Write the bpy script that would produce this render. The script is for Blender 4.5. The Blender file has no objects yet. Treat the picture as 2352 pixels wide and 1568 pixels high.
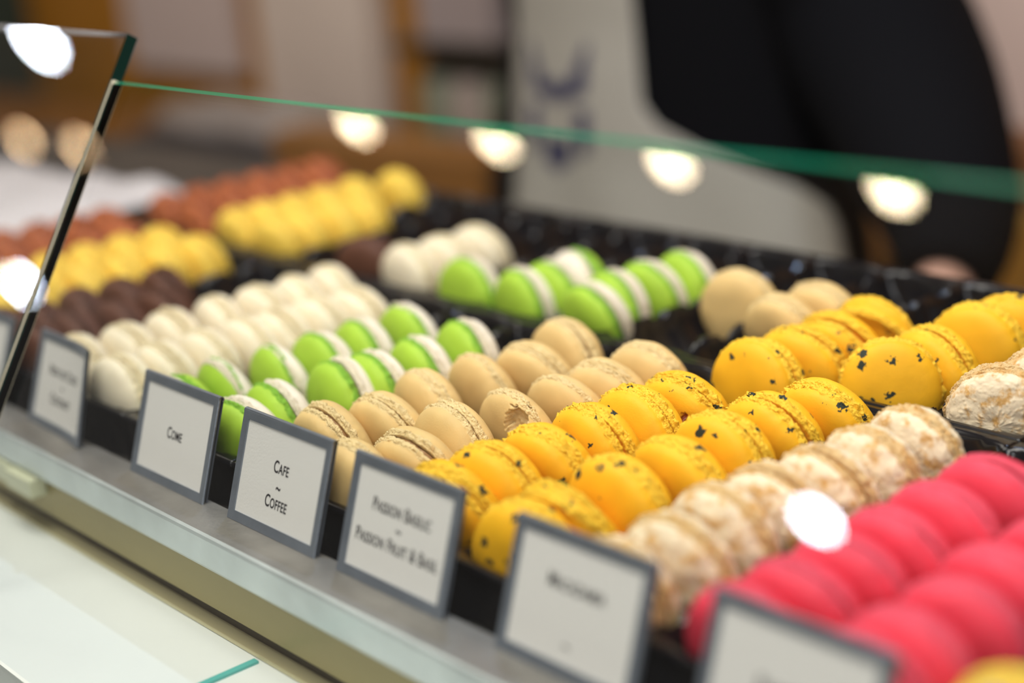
import bpy, bmesh, math, random
from mathutils import Vector, Matrix, noise, Euler
scn = bpy.context.scene
COL = scn.collection
R_ = math.radians

# ------------------------------------------------------------------ camera
cam_d = bpy.data.cameras.new('camera'); cam = bpy.data.objects.new('camera', cam_d); COL.objects.link(cam)
RM = [[0.6493131342059477, -0.1717023593675323, 0.7408851149370406],
      [0.755710417310377, 0.25506777489799687, -0.6031933316749785],
      [-0.08540619951868132, 0.9515559521101257, 0.29537611800476965]]
CP = (0.5941637697797701, -0.31426665163787704, 0.27211683700761524)
m = Matrix(RM).to_4x4(); m.translation = CP
cam.matrix_world = m
cam_d.sensor_width = 36.0
cam_d.lens = 3733.7 / 2352 * 36
cam_d.clip_start = .01
cam_d.dof.use_dof = True
cam_d.dof.focus_distance = .705
cam_d.dof.aperture_fstop = 2.7
scn.camera = cam

# ------------------------------------------------------------------ world, lights, exposure
w = bpy.data.worlds.new('world'); scn.world = w; w.use_nodes = True
bg = w.node_tree.nodes['Background']
bg.inputs[0].default_value = (1.0, .93, .86, 1); bg.inputs[1].default_value = .17
scn.view_settings.view_transform = 'Standard'; scn.view_settings.look = 'None'
scn.view_settings.gamma = 1; scn.view_settings.use_curve_mapping = False
scn.view_settings.exposure = -0.17

def area(name, loc, target, sx, sy, power, color):
    l = bpy.data.lights.new(name, 'AREA'); l.shape = 'RECTANGLE'; l.size = sx; l.size_y = sy
    l.energy = power; l.color = color
    o = bpy.data.objects.new(name, l); COL.objects.link(o); o.location = loc
    o.rotation_euler = (Vector(target) - Vector(loc)).to_track_quat('-Z', 'Y').to_euler()
    return o
area('ceiling_panel_light', (.1, -.15, 1.55), (0, .15, 0), 1.5, .7, 44, (1.0, .95, .88))
area('shop_front_light', (1.5, -1.3, 1.1), (.1, .1, 0), 1.2, 1.0, 21, (.96, .96, 1.0))  # unseen fill added on the customer side, kept out of the glass reflection
area('rear_fill_light', (-2.4, .4, 1.7), (-2.6, 1.6, -.1), 1.2, .6, 19, (1.0, .90, .80))  # unseen fill added to brighten the rear wall and panel
area('case_spot_light', (-.25, .75, 1.25), (0, .2, 0), .035, .035, 6.0, (.50, .68, 1.0))

# ------------------------------------------------------------------ materials
MATS = {}
def mat(name, color, rough=.6, metal=0., spec=.5, bump=0., bscale=400., var=0., vscale=60., coat=0., sss=0.):
    if name in MATS: return MATS[name]
    M = bpy.data.materials.new(name); M.use_nodes = True; MATS[name] = M
    nt = M.node_tree; b = nt.nodes['Principled BSDF']
    b.inputs['Base Color'].default_value = (*color, 1); b.inputs['Roughness'].default_value = rough
    b.inputs['Metallic'].default_value = metal; b.inputs['Specular IOR Level'].default_value = spec
    b.inputs['Coat Weight'].default_value = coat
    if sss:
        b.inputs['Subsurface Weight'].default_value = sss; b.inputs['Subsurface Radius'].default_value = (.004, .003, .002); b.inputs['Subsurface Scale'].default_value = 1
    tc = nt.nodes.new('ShaderNodeTexCoord')
    if bump:
        n = nt.nodes.new('ShaderNodeTexNoise'); n.inputs['Scale'].default_value = bscale; n.inputs['Detail'].default_value = 4
        nt.links.new(tc.outputs['Object'], n.inputs['Vector'])
        bp = nt.nodes.new('ShaderNodeBump'); bp.inputs['Strength'].default_value = bump; bp.inputs['Distance'].default_value = .001
        nt.links.new(n.outputs[0], bp.inputs['Height']); nt.links.new(bp.outputs[0], b.inputs['Normal'])
    if var:
        n = nt.nodes.new('ShaderNodeTexNoise'); n.inputs['Scale'].default_value = vscale; n.inputs['Detail'].default_value = 5
        nt.links.new(tc.outputs['Object'], n.inputs['Vector'])
        r = nt.nodes.new('ShaderNodeMapRange'); r.inputs[1].default_value = .3; r.inputs[2].default_value = .7
        r.inputs[3].default_value = 1 - var; r.inputs[4].default_value = 1 + var
        nt.links.new(n.outputs[0], r.inputs[0])
        mx = nt.nodes.new('ShaderNodeVectorMath'); mx.operation = 'SCALE'; mx.inputs[0].default_value = color
        nt.links.new(r.outputs[0], mx.inputs['Scale']); nt.links.new(mx.outputs[0], b.inputs['Base Color'])
    return M

def biscuit(name, dome, foot, flecks=0., fleck_col=(.02, .03, .02), crumbs=0., crumb_col=(.7, .4, .15), sp=.35):
    """shell material: smooth dome colour, frill colour by the 'foot' attribute, optional herb flecks or crumbs"""
    if name in MATS: return MATS[name]
    M = bpy.data.materials.new(name); M.use_nodes = True; MATS[name] = M
    nt = M.node_tree; N = nt.nodes.new; L = nt.links.new
    b = nt.nodes['Principled BSDF']; b.inputs['Roughness'].default_value = .62; b.inputs['Specular IOR Level'].default_value = sp
    b.inputs['Subsurface Weight'].default_value = .10; b.inputs['Subsurface Radius'].default_value = (1, .7, .4); b.inputs['Subsurface Scale'].default_value = .002
    tc = N('ShaderNodeTexCoord'); oi = N('ShaderNodeObjectInfo')
    off = N('ShaderNodeVectorMath'); off.operation = 'SCALE'; off.inputs[0].default_value = (1, .7, .4)
    L(oi.outputs['Random'], off.inputs['Scale'])
    vec = N('ShaderNodeVectorMath'); vec.operation = 'ADD'; L(tc.outputs['Object'], vec.inputs[0]); L(off.outputs[0], vec.inputs[1])
    at = N('ShaderNodeAttribute'); at.attribute_name = 'foot'
    mix = N('ShaderNodeMix'); mix.data_type = 'RGBA'; mix.inputs[6].default_value = (*dome, 1); mix.inputs[7].default_value = (*foot, 1)
    L(at.outputs['Fac'], mix.inputs[0])
    n1 = N('ShaderNodeTexNoise'); n1.inputs['Scale'].default_value = 90; n1.inputs['Detail'].default_value = 4; L(vec.outputs[0], n1.inputs['Vector'])
    mr = N('ShaderNodeMapRange'); mr.inputs[1].default_value = .3; mr.inputs[2].default_value = .7; mr.inputs[3].default_value = .93; mr.inputs[4].default_value = 1.05
    L(n1.outputs[0], mr.inputs[0])
    sc = N('ShaderNodeVectorMath'); sc.operation = 'SCALE'; L(mix.outputs[2], sc.inputs[0]); L(mr.outputs[0], sc.inputs['Scale'])
    colr = sc.outputs[0]
    if crumbs:
        v = N('ShaderNodeTexNoise'); v.inputs['Scale'].default_value = 170; v.inputs['Detail'].default_value = 3; v.inputs['Roughness'].default_value = .6; L(vec.outputs[0], v.inputs['Vector'])
        rr = N('ShaderNodeMapRange'); rr.inputs[1].default_value = 1 - crumbs - .08; rr.inputs[2].default_value = 1 - crumbs + .08; L(v.outputs[0], rr.inputs[0])
        m2 = N('ShaderNodeMix'); m2.data_type = 'RGBA'; m2.inputs[7].default_value = (*crumb_col, 1); L(rr.outputs[0], m2.inputs[0]); L(colr, m2.inputs[6]); colr = m2.outputs[2]
    if flecks:
        dn = N('ShaderNodeTexNoise'); dn.inputs['Scale'].default_value = 520; dn.inputs['Detail'].default_value = 2; L(vec.outputs[0], dn.inputs['Vector'])
        ds = N('ShaderNodeVectorMath'); ds.operation = 'SCALE'; ds.inputs['Scale'].default_value = .0060; L(dn.outputs['Color'], ds.inputs[0])
        da = N('ShaderNodeVectorMath'); da.operation = 'ADD'; L(vec.outputs[0], da.inputs[0]); L(ds.outputs[0], da.inputs[1])
        vo = N('ShaderNodeTexVoronoi'); vo.inputs['Scale'].default_value = 150; vo.inputs['Randomness'].default_value = 1; L(da.outputs[0], vo.inputs['Vector'])
        sx = N('ShaderNodeSeparateXYZ'); L(vo.outputs['Color'], sx.inputs[0])
        # cell radius from cell colour: only a few cells hold a fleck
        g = N('ShaderNodeMapRange'); g.inputs[1].default_value = 1 - flecks; g.inputs[2].default_value = 1.0; g.inputs[3].default_value = 0.0; g.inputs[4].default_value = .40
        L(sx.outputs[0], g.inputs[0])
        lt = N('ShaderNodeMath'); lt.operation = 'LESS_THAN'; L(vo.outputs['Distance'], lt.inputs[0]); L(g.outputs[0], lt.inputs[1])
        m3 = N('ShaderNodeMix'); m3.data_type = 'RGBA'; m3.inputs[7].default_value = (*fleck_col, 1); L(lt.outputs[0], m3.inputs[0]); L(colr, m3.inputs[6]); colr = m3.outputs[2]
    L(colr, b.inputs['Base Color'])
    n2 = N('ShaderNodeTexNoise'); n2.inputs['Scale'].default_value = 1100; n2.inputs['Detail'].default_value = 3; L(tc.outputs['Object'], n2.inputs['Vector'])
    bm_ = N('ShaderNodeBump'); bm_.inputs['Distance'].default_value = .0009
    fm = N('ShaderNodeMath'); fm.operation = 'MULTIPLY_ADD'; fm.inputs[1].default_value = .85; fm.inputs[2].default_value = .12; L(at.outputs['Fac'], fm.inputs[0])
    L(fm.outputs[0], bm_.inputs['Strength']); L(n2.outputs[0], bm_.inputs['Height']); L(bm_.outputs[0], b.inputs['Normal'])
    return M

def glass_mat():
    M = bpy.data.materials.new('clear_glass'); M.use_nodes = True; nt = M.node_tree; nt.nodes.clear(); N = nt.nodes.new; L = nt.links.new
    out = N('ShaderNodeOutputMaterial'); mx = N('ShaderNodeMixShader'); tr = N('ShaderNodeBsdfTransparent'); gl = N('ShaderNodeBsdfGlossy')
    tr.inputs[0].default_value = (.975, .985, .98, 1); gl.inputs['Roughness'].default_value = 0.0
    lw = N('ShaderNodeLayerWeight'); lw.inputs[0].default_value = .5
    p = N('ShaderNodeMath'); p.operation = 'POWER'; p.inputs[1].default_value = 5; L(lw.outputs['Facing'], p.inputs[0])
    a = N('ShaderNodeMath'); a.operation = 'MULTIPLY_ADD'; a.inputs[1].default_value = .96; a.inputs[2].default_value = .04; L(p.outputs[0], a.inputs[0])
    L(a.outputs[0], mx.inputs[0]); L(tr.outputs[0], mx.inputs[1]); L(gl.outputs[0], mx.inputs[2]); L(mx.outputs[0], out.inputs[0])
    return M
GLASS = glass_mat()
def emis(name, color, s):
    M = bpy.data.materials.new(name); M.use_nodes = True; nt = M.node_tree; nt.nodes.clear()
    o = nt.nodes.new('ShaderNodeOutputMaterial'); e = nt.nodes.new('ShaderNodeEmission'); e.inputs[0].default_value = (*color, 1); e.inputs[1].default_value = s
    nt.links.new(e.outputs[0], o.inputs[0]); return M

# ------------------------------------------------------------------ helpers
def obj(name, bm, mats, parent=None, smooth=True):
    if isinstance(bm, bpy.types.Mesh): me = bm
    else:
        me = bpy.data.meshes.new(name); bm.to_mesh(me); bm.free()
        if smooth:
            for p in me.polygons: p.use_smooth = True
    if not isinstance(mats, (list, tuple)): mats = [mats]
    if not me.materials:
        for q in mats: me.materials.append(q)
    o = bpy.data.objects.new(name, me); COL.objects.link(o)
    if parent: o.parent = parent
    return o
def tag(o, label=None, cat=None, group=None, kind=None):
    if label: o['label'] = label
    if cat: o['category'] = cat
    if group: o['group'] = group
    if kind: o['kind'] = kind
    return o
def empty(name, loc, label, cat, group=None, rz=0):
    o = bpy.data.objects.new(name, None); COL.objects.link(o); o.location = loc; o.rotation_euler = (0, 0, rz); o.empty_display_size = .01
    return tag(o, label, cat, group)
def box(bm, x0, x1, y0, y1, z0, z1, mi=0, mtx=None, bev=0):
    vs = [bm.verts.new((x, y, z)) for x in (x0, x1) for y in (y0, y1) for z in (z0, z1)]
    if mtx is not None:
        for v in vs: v.co = mtx @ v.co
    F = [(0, 1, 3, 2), (4, 6, 7, 5), (0, 4, 5, 1), (2, 3, 7, 6), (0, 2, 6, 4), (1, 5, 7, 3)]
    fs = [bm.faces.new([vs[i] for i in f]) for f in F]
    for f in fs: f.material_index = mi
    if bev:
        es = list({e for f in fs for e in f.edges})
        bmesh.ops.bevel(bm, geom=es, offset=bev, segments=2, affect='EDGES', profile=.5)
    return fs
def boxo(name, x0, x1, y0, y1, z0, z1, m_, parent=None, bev=0, smooth=False):
    bm = bmesh.new(); box(bm, x0, x1, y0, y1, z0, z1, 0, None, bev); return obj(name, bm, m_, parent, smooth)
def loft(bm, rings, cap=True, mi=0):
    """rings: lists of points with equal counts, closed around"""
    vr = [[bm.verts.new(p) for p in r] for r in rings]; n = len(vr[0])
    for a, b in zip(vr, vr[1:]):
        for i in range(n):
            f = bm.faces.new((a[i], a[(i + 1) % n], b[(i + 1) % n], b[i])); f.material_index = mi
    if cap:
        bm.faces.new(list(reversed(vr[0]))).material_index = mi; bm.faces.new(vr[-1]).material_index = mi
    return vr
def ell(c, rx, ry, n=32, pw=1.0):
    out = []
    for i in range(n):
        a = 2 * math.pi * i / n; ca, sa = math.cos(a), math.sin(a)
        out.append((c[0] + rx * math.copysign(abs(ca) ** pw, ca), c[1] + ry * math.copysign(abs(sa) ** pw, sa), c[2]))
    return out
def tube(bm, pts, rads, n=12, mi=0):
    """tapered tube through points"""
    rings = []; P = [Vector(p) for p in pts]; up = Vector((0.13, .21, 1)).normalized()
    for i, p in enumerate(P):
        d = ((P[min(i + 1, len(P) - 1)] - P[max(i - 1, 0)])).normalized()
        s = d.cross(up)
        if s.length < .05: s = d.cross(Vector((1, 0, 0)))
        s.normalize(); t = d.cross(s)
        rings.append([p + (s * math.cos(2 * math.pi * k / n) + t * math.sin(2 * math.pi * k / n)) * rads[i] for k in range(n)])
    loft(bm, rings, True, mi)
def lathe(bm, prof, n=24, c=(0, 0, 0), mi=0):
    rings = [[(c[0] + r * math.cos(2 * math.pi * k / n), c[1] + r * math.sin(2 * math.pi * k / n), c[2] + z) for k in range(n)] for r, z in prof]
    loft(bm, rings, True, mi)
def smoothpts(P, k=6):
    out = []
    for i in range(len(P) - 1):
        p0 = Vector(P[max(i - 1, 0)]); p1 = Vector(P[i]); p2 = Vector(P[i + 1]); p3 = Vector(P[min(i + 2, len(P) - 1)])
        for j in range(k):
            t = j / k
            out.append(.5 * ((2 * p1) + (p2 - p0) * t + (2 * p0 - 5 * p1 + 4 * p2 - p3) * t * t + (3 * p1 - p0 - 3 * p2 + p3) * t ** 3))
    out.append(Vector(P[-1])); return out

# ------------------------------------------------------------------ the case: deck, metal ledge, fascia, lower pan
DECK = -.010
steel = mat('brushed_steel', (.34, .325, .30), .42, .75, .5, .25, 250, .18, 30)
lip_reflection = mat('reflection_toned_steel', (.62, .68, .67), .36, .55, .5, .2, 180, .15, 25)  # the lip's bright reflection is put into this paler steel colour
case = empty('display_case', (.0, .2, -1.0), 'long glass-fronted pastry display case with a steel ledge and dark deck', 'display case')
def part(name, bm, m_, parent=case, smooth=True):
    o = obj(name, bm, m_, None, smooth); o.parent = parent; o.matrix_parent_inverse = Matrix.Translation(-Vector(parent.location)); return o
XL, XR = -1.25, .75
bm = bmesh.new()
prof = [(.006, -.0012), (.0055, 0), (-.0150, 0), (-.0163, -.0006), (-.0168, -.002), (-.0168, -.0150), (-.0160, -.0166), (-.0145, -.0170), (-.012, -.0168), (-.012, -.006), (.006, -.006)]
loft(bm, [[(x, y, z) for y, z in prof] for x in (XL, XR)])
for f in bm.faces:
    c = f.calc_center_median()
    if c.y < -.0155: f.material_index = 1
bmesh.ops.recalc_face_normals(bm, faces=bm.faces)
part('ledge', bm, [steel, lip_reflection], smooth=False)['label'] = 'brushed steel ledge with its bright reflection coloured onto the front lip'
bm = bmesh.new(); box(bm, XL, XR, .006, .50, DECK - .012, DECK); box(bm, XL, XR, .0055, .007, DECK - .001, -.0025)
part('deck', bm, mat('dark_deck', (.055, .050, .045), .45, 0, .5, .2, 200, .2, 20), smooth=False)['label'] = 'dark deck under the trays'
bm = bmesh.new(); box(bm, XL, XR, -.0118, -.004, -.0395, -.0169)
part('fascia', bm, mat('olive_brass', (.32, .27, .115), .42, .25, .4, .05, 100, .08, 8), smooth=False)['label'] = 'olive brass strip under the ledge'
bm = bmesh.new(); box(bm, XL, XR, -.009, -.004, -.0460, -.0395)
part('groove', bm, mat('dark_groove', (.035, .025, .015), .6), smooth=False)['label'] = 'dark groove'
bm = bmesh.new(); box(bm, XL, XR, -.0162, -.004, -.0480, -.0460, 0, None, .0004)
part('bead', bm, mat('gold_bead', (.62, .56, .34), .3, .5), smooth=False)['label'] = 'pale gold bead'
bm = bmesh.new(); box(bm, XL, XR, -.094, -.004, -.060, -.0482); box(bm, XL, XR, -.118, .50, -1.0, -.0875); box(bm, XL, XR, -.09, .50, -.0875, -.0605)
part('base', bm, mat('white_enamel', (.68, .715, .68), .35, 0, .5, 0, 1, .04, 6), smooth=False)['label'] = 'white enamel lower pan and case front'
edge_teal = mat('teal_glass_edge', (.10, .42, .38), .15, 0, .5)
bm = bmesh.new(); box(bm, .0405, .0440, -.125, -.018, -.0482, -.0470)
part('glass_runner', bm, edge_teal, smooth=False)['label'] = 'teal glass edge lying on the lower pan'
bm = bmesh.new(); box(bm, -.2150, -.1940, -.0185, -.0120, -.0290, -.0172, 0, None, .001)
box(bm, -.1915, -.1620, -.0215, -.0120, -.0275, -.0172, 0, None, .001)
part('clip', bm, mat('cream_plastic', (.58, .60, .42), .4), smooth=False)['label'] = 'cream plastic clip under the ledge'

# glass panes (plane leaning back 31.9 degrees)
edge_green = mat('emerald_glass_edge', (.003, .36, .20), .12, 0, .6)
_nt = edge_green.node_tree; _tr = _nt.nodes.new('ShaderNodeBsdfTransparent'); _mx = _nt.nodes.new('ShaderNodeMixShader'); _tr.inputs[0].default_value = (.35, .8, .5, 1)
_mx.inputs[0].default_value = .48; _nt.links.new(_nt.nodes['Principled BSDF'].outputs[0], _mx.inputs[1]); _nt.links.new(_tr.outputs[0], _mx.inputs[2]); _nt.links.new(_mx.outputs[0], _nt.nodes['Material Output'].inputs[0])
edge_dark = mat('dark_green_glass_edge', (.004, .030, .026), .08, 0, .6)
GA = R_(31.9); GO = Vector((0, .0431, .1788)); GV = Vector((0, math.sin(GA), math.cos(GA))); GN = Vector((0, -math.cos(GA), math.sin(GA)))
def pane(name, x0, x1, up, dn, th, edge, label, wedge=0):
    bm = bmesh.new()
    M = Matrix(((1, 0, 0, 0), (0, GN.y, GV.y, GO.y), (0, GN.z, GV.z, GO.z), (0, 0, 0, 1)))
    fs = box(bm, x0, x1, -th, 0, -dn, up, 0, M)
    if wedge:
        for v in bm.verts:
            q = v.co - GO
            if q.dot(GV) > up - .001 and q.dot(GN) > -.001: v.co -= GV * wedge
    bmesh.ops.recalc_face_normals(bm, faces=bm.faces)
    for f in bm.faces: f.material_index = 0 if abs(f.normal.dot(GN)) > .93 else (2 if abs(f.normal.x) > .9 else 1)
    o = obj(name, bm, [GLASS, edge, edge_dark], None, False); tag(o, label, 'glass pane')
    o['kind'] = 'structure'; return o
JX = -.1268
tag(pane('window_1', JX, XR, 0, .315, .005, edge_green, 'clear sloping front glass pane with an emerald green top edge', .0031), cat='glass pane')
tag(pane('window_2', XL, JX - .0035, .0227, .315, .0062, edge_dark, 'taller clear front glass pane at the left with a dark green end'), cat='glass pane')
bm = bmesh.new()
M = Matrix(((1, 0, 0, 0), (0, GN.y, GV.y, GO.y), (0, GN.z, GV.z, GO.z), (0, 0, 0, 1)))
box(bm, JX - .0035, JX, -.0052, -.001, -.315, -.001, 0, M)
o = obj('trim_1', bm, mat('cream_seal', (.62, .56, .42), .3), None, False); o['kind'] = 'structure'

# ------------------------------------------------------------------ trays
PITCH = .0515
def cx(k): return .008 + PITCH * k
RIM = .0165; TR = .0253
plastic = mat('black_plastic', (.005, .005, .007), .20, 0, .38)
def tray(k0, k1, y0, y1, label, group):
    X0 = cx(k0) - PITCH / 2 + .0006; X1 = cx(k1) + PITCH / 2 - .0006
    nx = int((X1 - X0) / .00135); ny = int((y1 - y0) / .0016)
    ox, oy = (X0 + X1) / 2, (y0 + y1) / 2
    bm = bmesh.new(); grid = []
    per = .0285
    for j in range(ny + 1):
        y = y0 + (y1 - y0) * j / ny; row = []
        for i in range(nx + 1):
            x = X0 + (X1 - X0) * i / nx
            k = min(max(round((x - .008) / PITCH), k0), k1); dx = x - cx(k)
            ye = min(y - y0, y1 - y)
            rib = (.5 + .5 * math.cos(2 * math.pi * (y - y0 - .003) / per)) ** 1.6
            r = TR - .0028 * rib * (.45 + .55 * min(1, abs(dx) / TR))
            if abs(dx) < r: z = RIM + .0001 - math.sqrt(r * r - dx * dx)
            else: z = RIM
            z = min(z, RIM)
            # end walls of the trough
            e = .0035 + .0035 * (abs(dx) / TR) ** 2
            if ye < e: z = RIM
            elif ye < e + .005:
                t = (ye - e) / .005; t = t * t * (3 - 2 * t); z = RIM * (1 - t) + z * t
            # soft notch across the ridge between cavities
            if abs(dx) > TR * .93 and ye > .008 and min(x - X0, X1 - x) > .004: z -= .0018 * (1 - rib)
            row.append(bm.verts.new((x - ox, y - oy, z - DECK)))
        grid.append(row)
    for j in range(ny):
        for i in range(nx):
            bm.faces.new((grid[j][i], grid[j][i + 1], grid[j + 1][i + 1], grid[j + 1][i]))
    per_v = grid[0][:] + [grid[j][-1] for j in range(1, ny + 1)] + grid[-1][-2::-1] + [grid[j][0] for j in range(ny - 1, 0, -1)]
    def ring(zz, inset):
        out = []
        for n_, v in enumerate(per_v):
            sx = (abs(v.co.x) - inset) / max(abs(v.co.x), 1e-6); sy = (abs(v.co.y) - inset) / max(abs(v.co.y), 1e-6)
            wav = .0012 * (math.sin((v.co.x + v.co.y) * 2 * math.pi / .026) if zz < .018 else 0)
            out.append(bm.verts.new((v.co.x * max(sx, 0) if abs(abs(v.co.x) - (X1 - X0) / 2) < 1e-5 else v.co.x, v.co.y * max(sy, 0) + (wav if abs(abs(v.co.y) - (y1 - y0) / 2) < 1e-5 else 0) if abs(abs(v.co.y) - (y1 - y0) / 2) < 1e-5 else v.co.y, zz)))
        return out
    prev = per_v
    for zz, ins in ((RIM - DECK - .0025, -.0002), (RIM - DECK - .003, .0008), (.006, .0016), (.0004, .0022)):
        cur = ring(zz, ins)
        for a in range(len(prev)):
            b = (a + 1) % len(prev); bm.faces.new((prev[b], prev[a], cur[a], cur[b]))
        prev = cur
    o = obj('tray', bm, plastic); o.location = (ox, oy, DECK)
    return tag(o, label, 'tray', group)
YF0, YF1, YB0, YB1 = .0160, .2385, .2400, .4300
flav = [(-10, -9, 'russet brown macarons'), (-8, -7, 'lemon yellow macarons'), (-6, -5, 'dark chocolate macarons'), (-4, -3, 'white macarons'),
        (-2, -1, 'green and white macarons'), (0, 1, 'beige coffee macarons'), (2, 3, 'herb-flecked amber macarons'), (4, 4, 'cream crumb macarons'),
        (5, 6, 'pink macarons'), (7, 8, 'corner yellow macaron')]
for k0, k1, s in flav:
    tray(k0, k1, YF0, YF1, 'black plastic cavity tray in the front line under the ' + s, 'black cavity trays')
    if k0 < 5: 
        tray(k0, k1, YB0, YB1, 'black plastic cavity tray in the back line, directly behind the ' + s, 'black cavity trays')

# ------------------------------------------------------------------ macarons
R0 = .0238
def shell_mesh(name, seed, R=R0, H=.0088, zf=.0032, rough=0., lump=0., crater=None, fr=.0009, hi=True):
    rnd = random.Random(seed); off = Vector((rnd.uniform(-50, 50), rnd.uniform(-50, 50), rnd.uniform(-50, 50)))
    n = 210 if hi else 84; bm = bmesh.new(); fl = bm.verts.layers.float.new('foot')
    nd = 46 if (lump and hi) or crater else (24 if hi else 16); nf = 14 if hi else 6
    rows = []
    ovx, ovy = 1 + rnd.uniform(-.02, .02), 1 + rnd.uniform(-.02, .02)
    def place(r, z, a, foot, amp):
        dirv = Vector((math.cos(a), math.sin(a), 0))
        p = Vector((r * dirv.x, r * dirv.y, z))
        lowr = noise.noise(Vector((dirv.x * 1.2, dirv.y * 1.2, 0)) + off) * .03 + noise.noise(Vector((dirv.x * 4, dirv.y * 4, 3)) + off) * .012
        p.x *= (1 + lowr * min(1, r / R)) * ovx; p.y *= (1 + lowr * min(1, r / R)) * ovy
        q = p + off
        if foot > 0:
            d = noise.noise(q * 620) * .75 + abs(noise.noise(q * 300)) * 1.1 - .35 + noise.noise(q * 1250) * .85
            p += dirv * d * fr * foot * amp + Vector((0, 0, 1)) * (noise.noise(q * 500 + off) * .6 + noise.noise(q * 1200 + off) * .6) * fr * foot
        else:
            p.z += noise.noise(q * 90) * .00035
        if lump:
            nn = Vector((dirv.x * r / R, dirv.y * r / R, max(0, z) / H * .8)).normalized()
            p += nn * (noise.noise(q * 190) * .8 + noise.noise(q * 420) * .28 + .9 * max(0, noise.noise(q * 800) - .12)) * lump
        return p
    for i in range(nd + 1):
        a0 = (i / nd) * math.pi / 2 * .985
        e = 2 / 2.35
        r = .955 * R * math.sin(a0) ** e if i else 0; z = zf + .0002 + (H) * math.cos(a0) ** e
        row = []
        if i == 0:
            v = bm.verts.new(place(0, z, 0, 0, 0)); v[fl] = 0; rows.append([v]); continue
        for k in range(n):
            a = 2 * math.pi * k / n; p = place(r, z, a, 0, 0)
            # the frill edge wanders
            if a0 > 1.25:
                p.z += noise.noise(Vector((math.cos(a) * 7, math.sin(a) * 7, 5)) + off) * .0011 * (a0 - 1.25) / .297
            v = bm.verts.new(p); v[fl] = rough; row.append(v)
        rows.append(row)
    for i in range(nf + 1):
        t = i / nf
        r = R * (.962 + .042 * math.sin(min(1, t * 1.15) * math.pi) - .01 * t); z = zf * (1 - t)
        row = []
        for k in range(n):
            a = 2 * math.pi * k / n
            z2 = z + noise.noise(Vector((math.cos(a) * 7, math.sin(a) * 7, 5)) + off) * .0011 * (1 - t)
            v = bm.verts.new(place(r, z2, a, 1.0, math.sin(max(.12, min(1, t * 1.2)) * math.pi) ** .5 if t < .95 else .5)); v[fl] = 1.0; row.append(v)
        rows.append(row)
    for r, z in ((.90 * R, .0001), (.80 * R, .0004), (0, .0004)):
        if r == 0: v = bm.verts.new((0, 0, z)); v[fl] = 1; rows.append([v]); continue
        row = []
        for k in range(n):
            a = 2 * math.pi * k / n; v = bm.verts.new((r * math.cos(a), r * math.sin(a), z + noise.noise(Vector((r * math.cos(a), r * math.sin(a), 0)) * 500 + off) * .0004)); v[fl] = 1; row.append(v)
        rows.append(row)
    for a, b in zip(rows, rows[1:]):
        if len(a) == 1:
            for k in range(n): bm.faces.new((a[0], b[k], b[(k + 1) % n]))
        elif len(b) == 1:
            for k in range(n): bm.faces.new((a[k], b[0], a[(k + 1) % n]))
        else:
            for k in range(n): bm.faces.new((a[k], b[k], b[(k + 1) % n], a[(k + 1) % n]))
    if crater:
        for (ca, cr, size, depth) in crater:
            c = Vector((cr * R * math.cos(ca), cr * R * math.sin(ca), 0)); hit = set()
            for v in bm.verts:
                if v.co.z < zf * .35: continue
                d = Vector((v.co.x - c.x, v.co.y - c.y, 0)).length
                lim = size * (1 + .45 * noise.noise(v.co * 420 + off) + .3 * noise.noise(v.co * 900 + off))
                if d < lim:
                    t = min(1, (lim - d) / (.12 * size)); v.co.z -= min(depth, v.co.z * .75) * t + noise.noise(v.co * 700) * .0008 * t; hit.add(v); v[fl] = 1
            for f in bm.faces:
                if sum(v in hit for v in f.verts) >= 3: f.material_index = 1
    bmesh.ops.recalc_face_normals(bm, faces=bm.faces)
    me = bpy.data.meshes.new(name); bm.to_mesh(me); bm.free()
    for p in me.polygons: p.use_smooth = True
    return me
def filling_mesh(name, seed, R=R0 * .87, T=.0022):
    bm = bmesh.new(); n = 72; off = Vector((seed * 3.1, 7, 1)); rows = []
    for t in (-1, -.6, 0, .6, 1):
        rows.append([(R * (1 + .03 * (1 - t * t) + .035 * noise.noise(Vector((math.cos(2 * math.pi * k / n) * 3, math.sin(2 * math.pi * k / n) * 3, t)) + off)) * math.cos(2 * math.pi * k / n),
                      R * (1 + .03 * (1 - t * t) + .035 * noise.noise(Vector((math.cos(2 * math.pi * k / n) * 3, math.sin(2 * math.pi * k / n) * 3, t)) + off)) * math.sin(2 * math.pi * k / n), t * T / 2) for k in range(n)])
    loft(bm, rows); me = bpy.data.meshes.new(name); bm.to_mesh(me); bm.free()
    for p in me.polygons: p.use_smooth = True
    return me

MB = {
 'green': biscuit('green_biscuit', (.37, .58, .045), (.22, .46, .035)),
 'offwhite': biscuit('offwhite_biscuit', (.84, .76, .62), (.78, .68, .52), crumbs=.30, crumb_col=(.60, .50, .36)),
 'white': biscuit('white_biscuit', (.86, .76, .56), (.80, .68, .44)),
 'coffee': biscuit('coffee_biscuit', (.71, .49, .20), (.78, .59, .29)),
 'passion': biscuit('passion_biscuit', (.92, .48, .012), (.95, .58, .035), flecks=.40),
 'plainpassion': biscuit('plain_passion_biscuit', (.92, .48, .012), (.95, .58, .035), flecks=.10),
 'lemon': biscuit('lemon_biscuit', (.90, .62, .09), (.86, .58, .08)),
 'pink': biscuit('pink_biscuit', (.78, .045, .085), (.80, .085, .14)),
 'choc': biscuit('chocolate_biscuit', (.105, .038, .020), (.085, .030, .016)),
 'cream': biscuit('cream_crumb_biscuit', (.84, .70, .49), (.74, .52, .25), crumbs=.43, crumb_col=(.64, .37, .12)),
 'russet': biscuit('russet_biscuit', (.48, .14, .045), (.32, .08, .025), crumbs=.45, crumb_col=(.28, .065, .02)),
}
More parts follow.
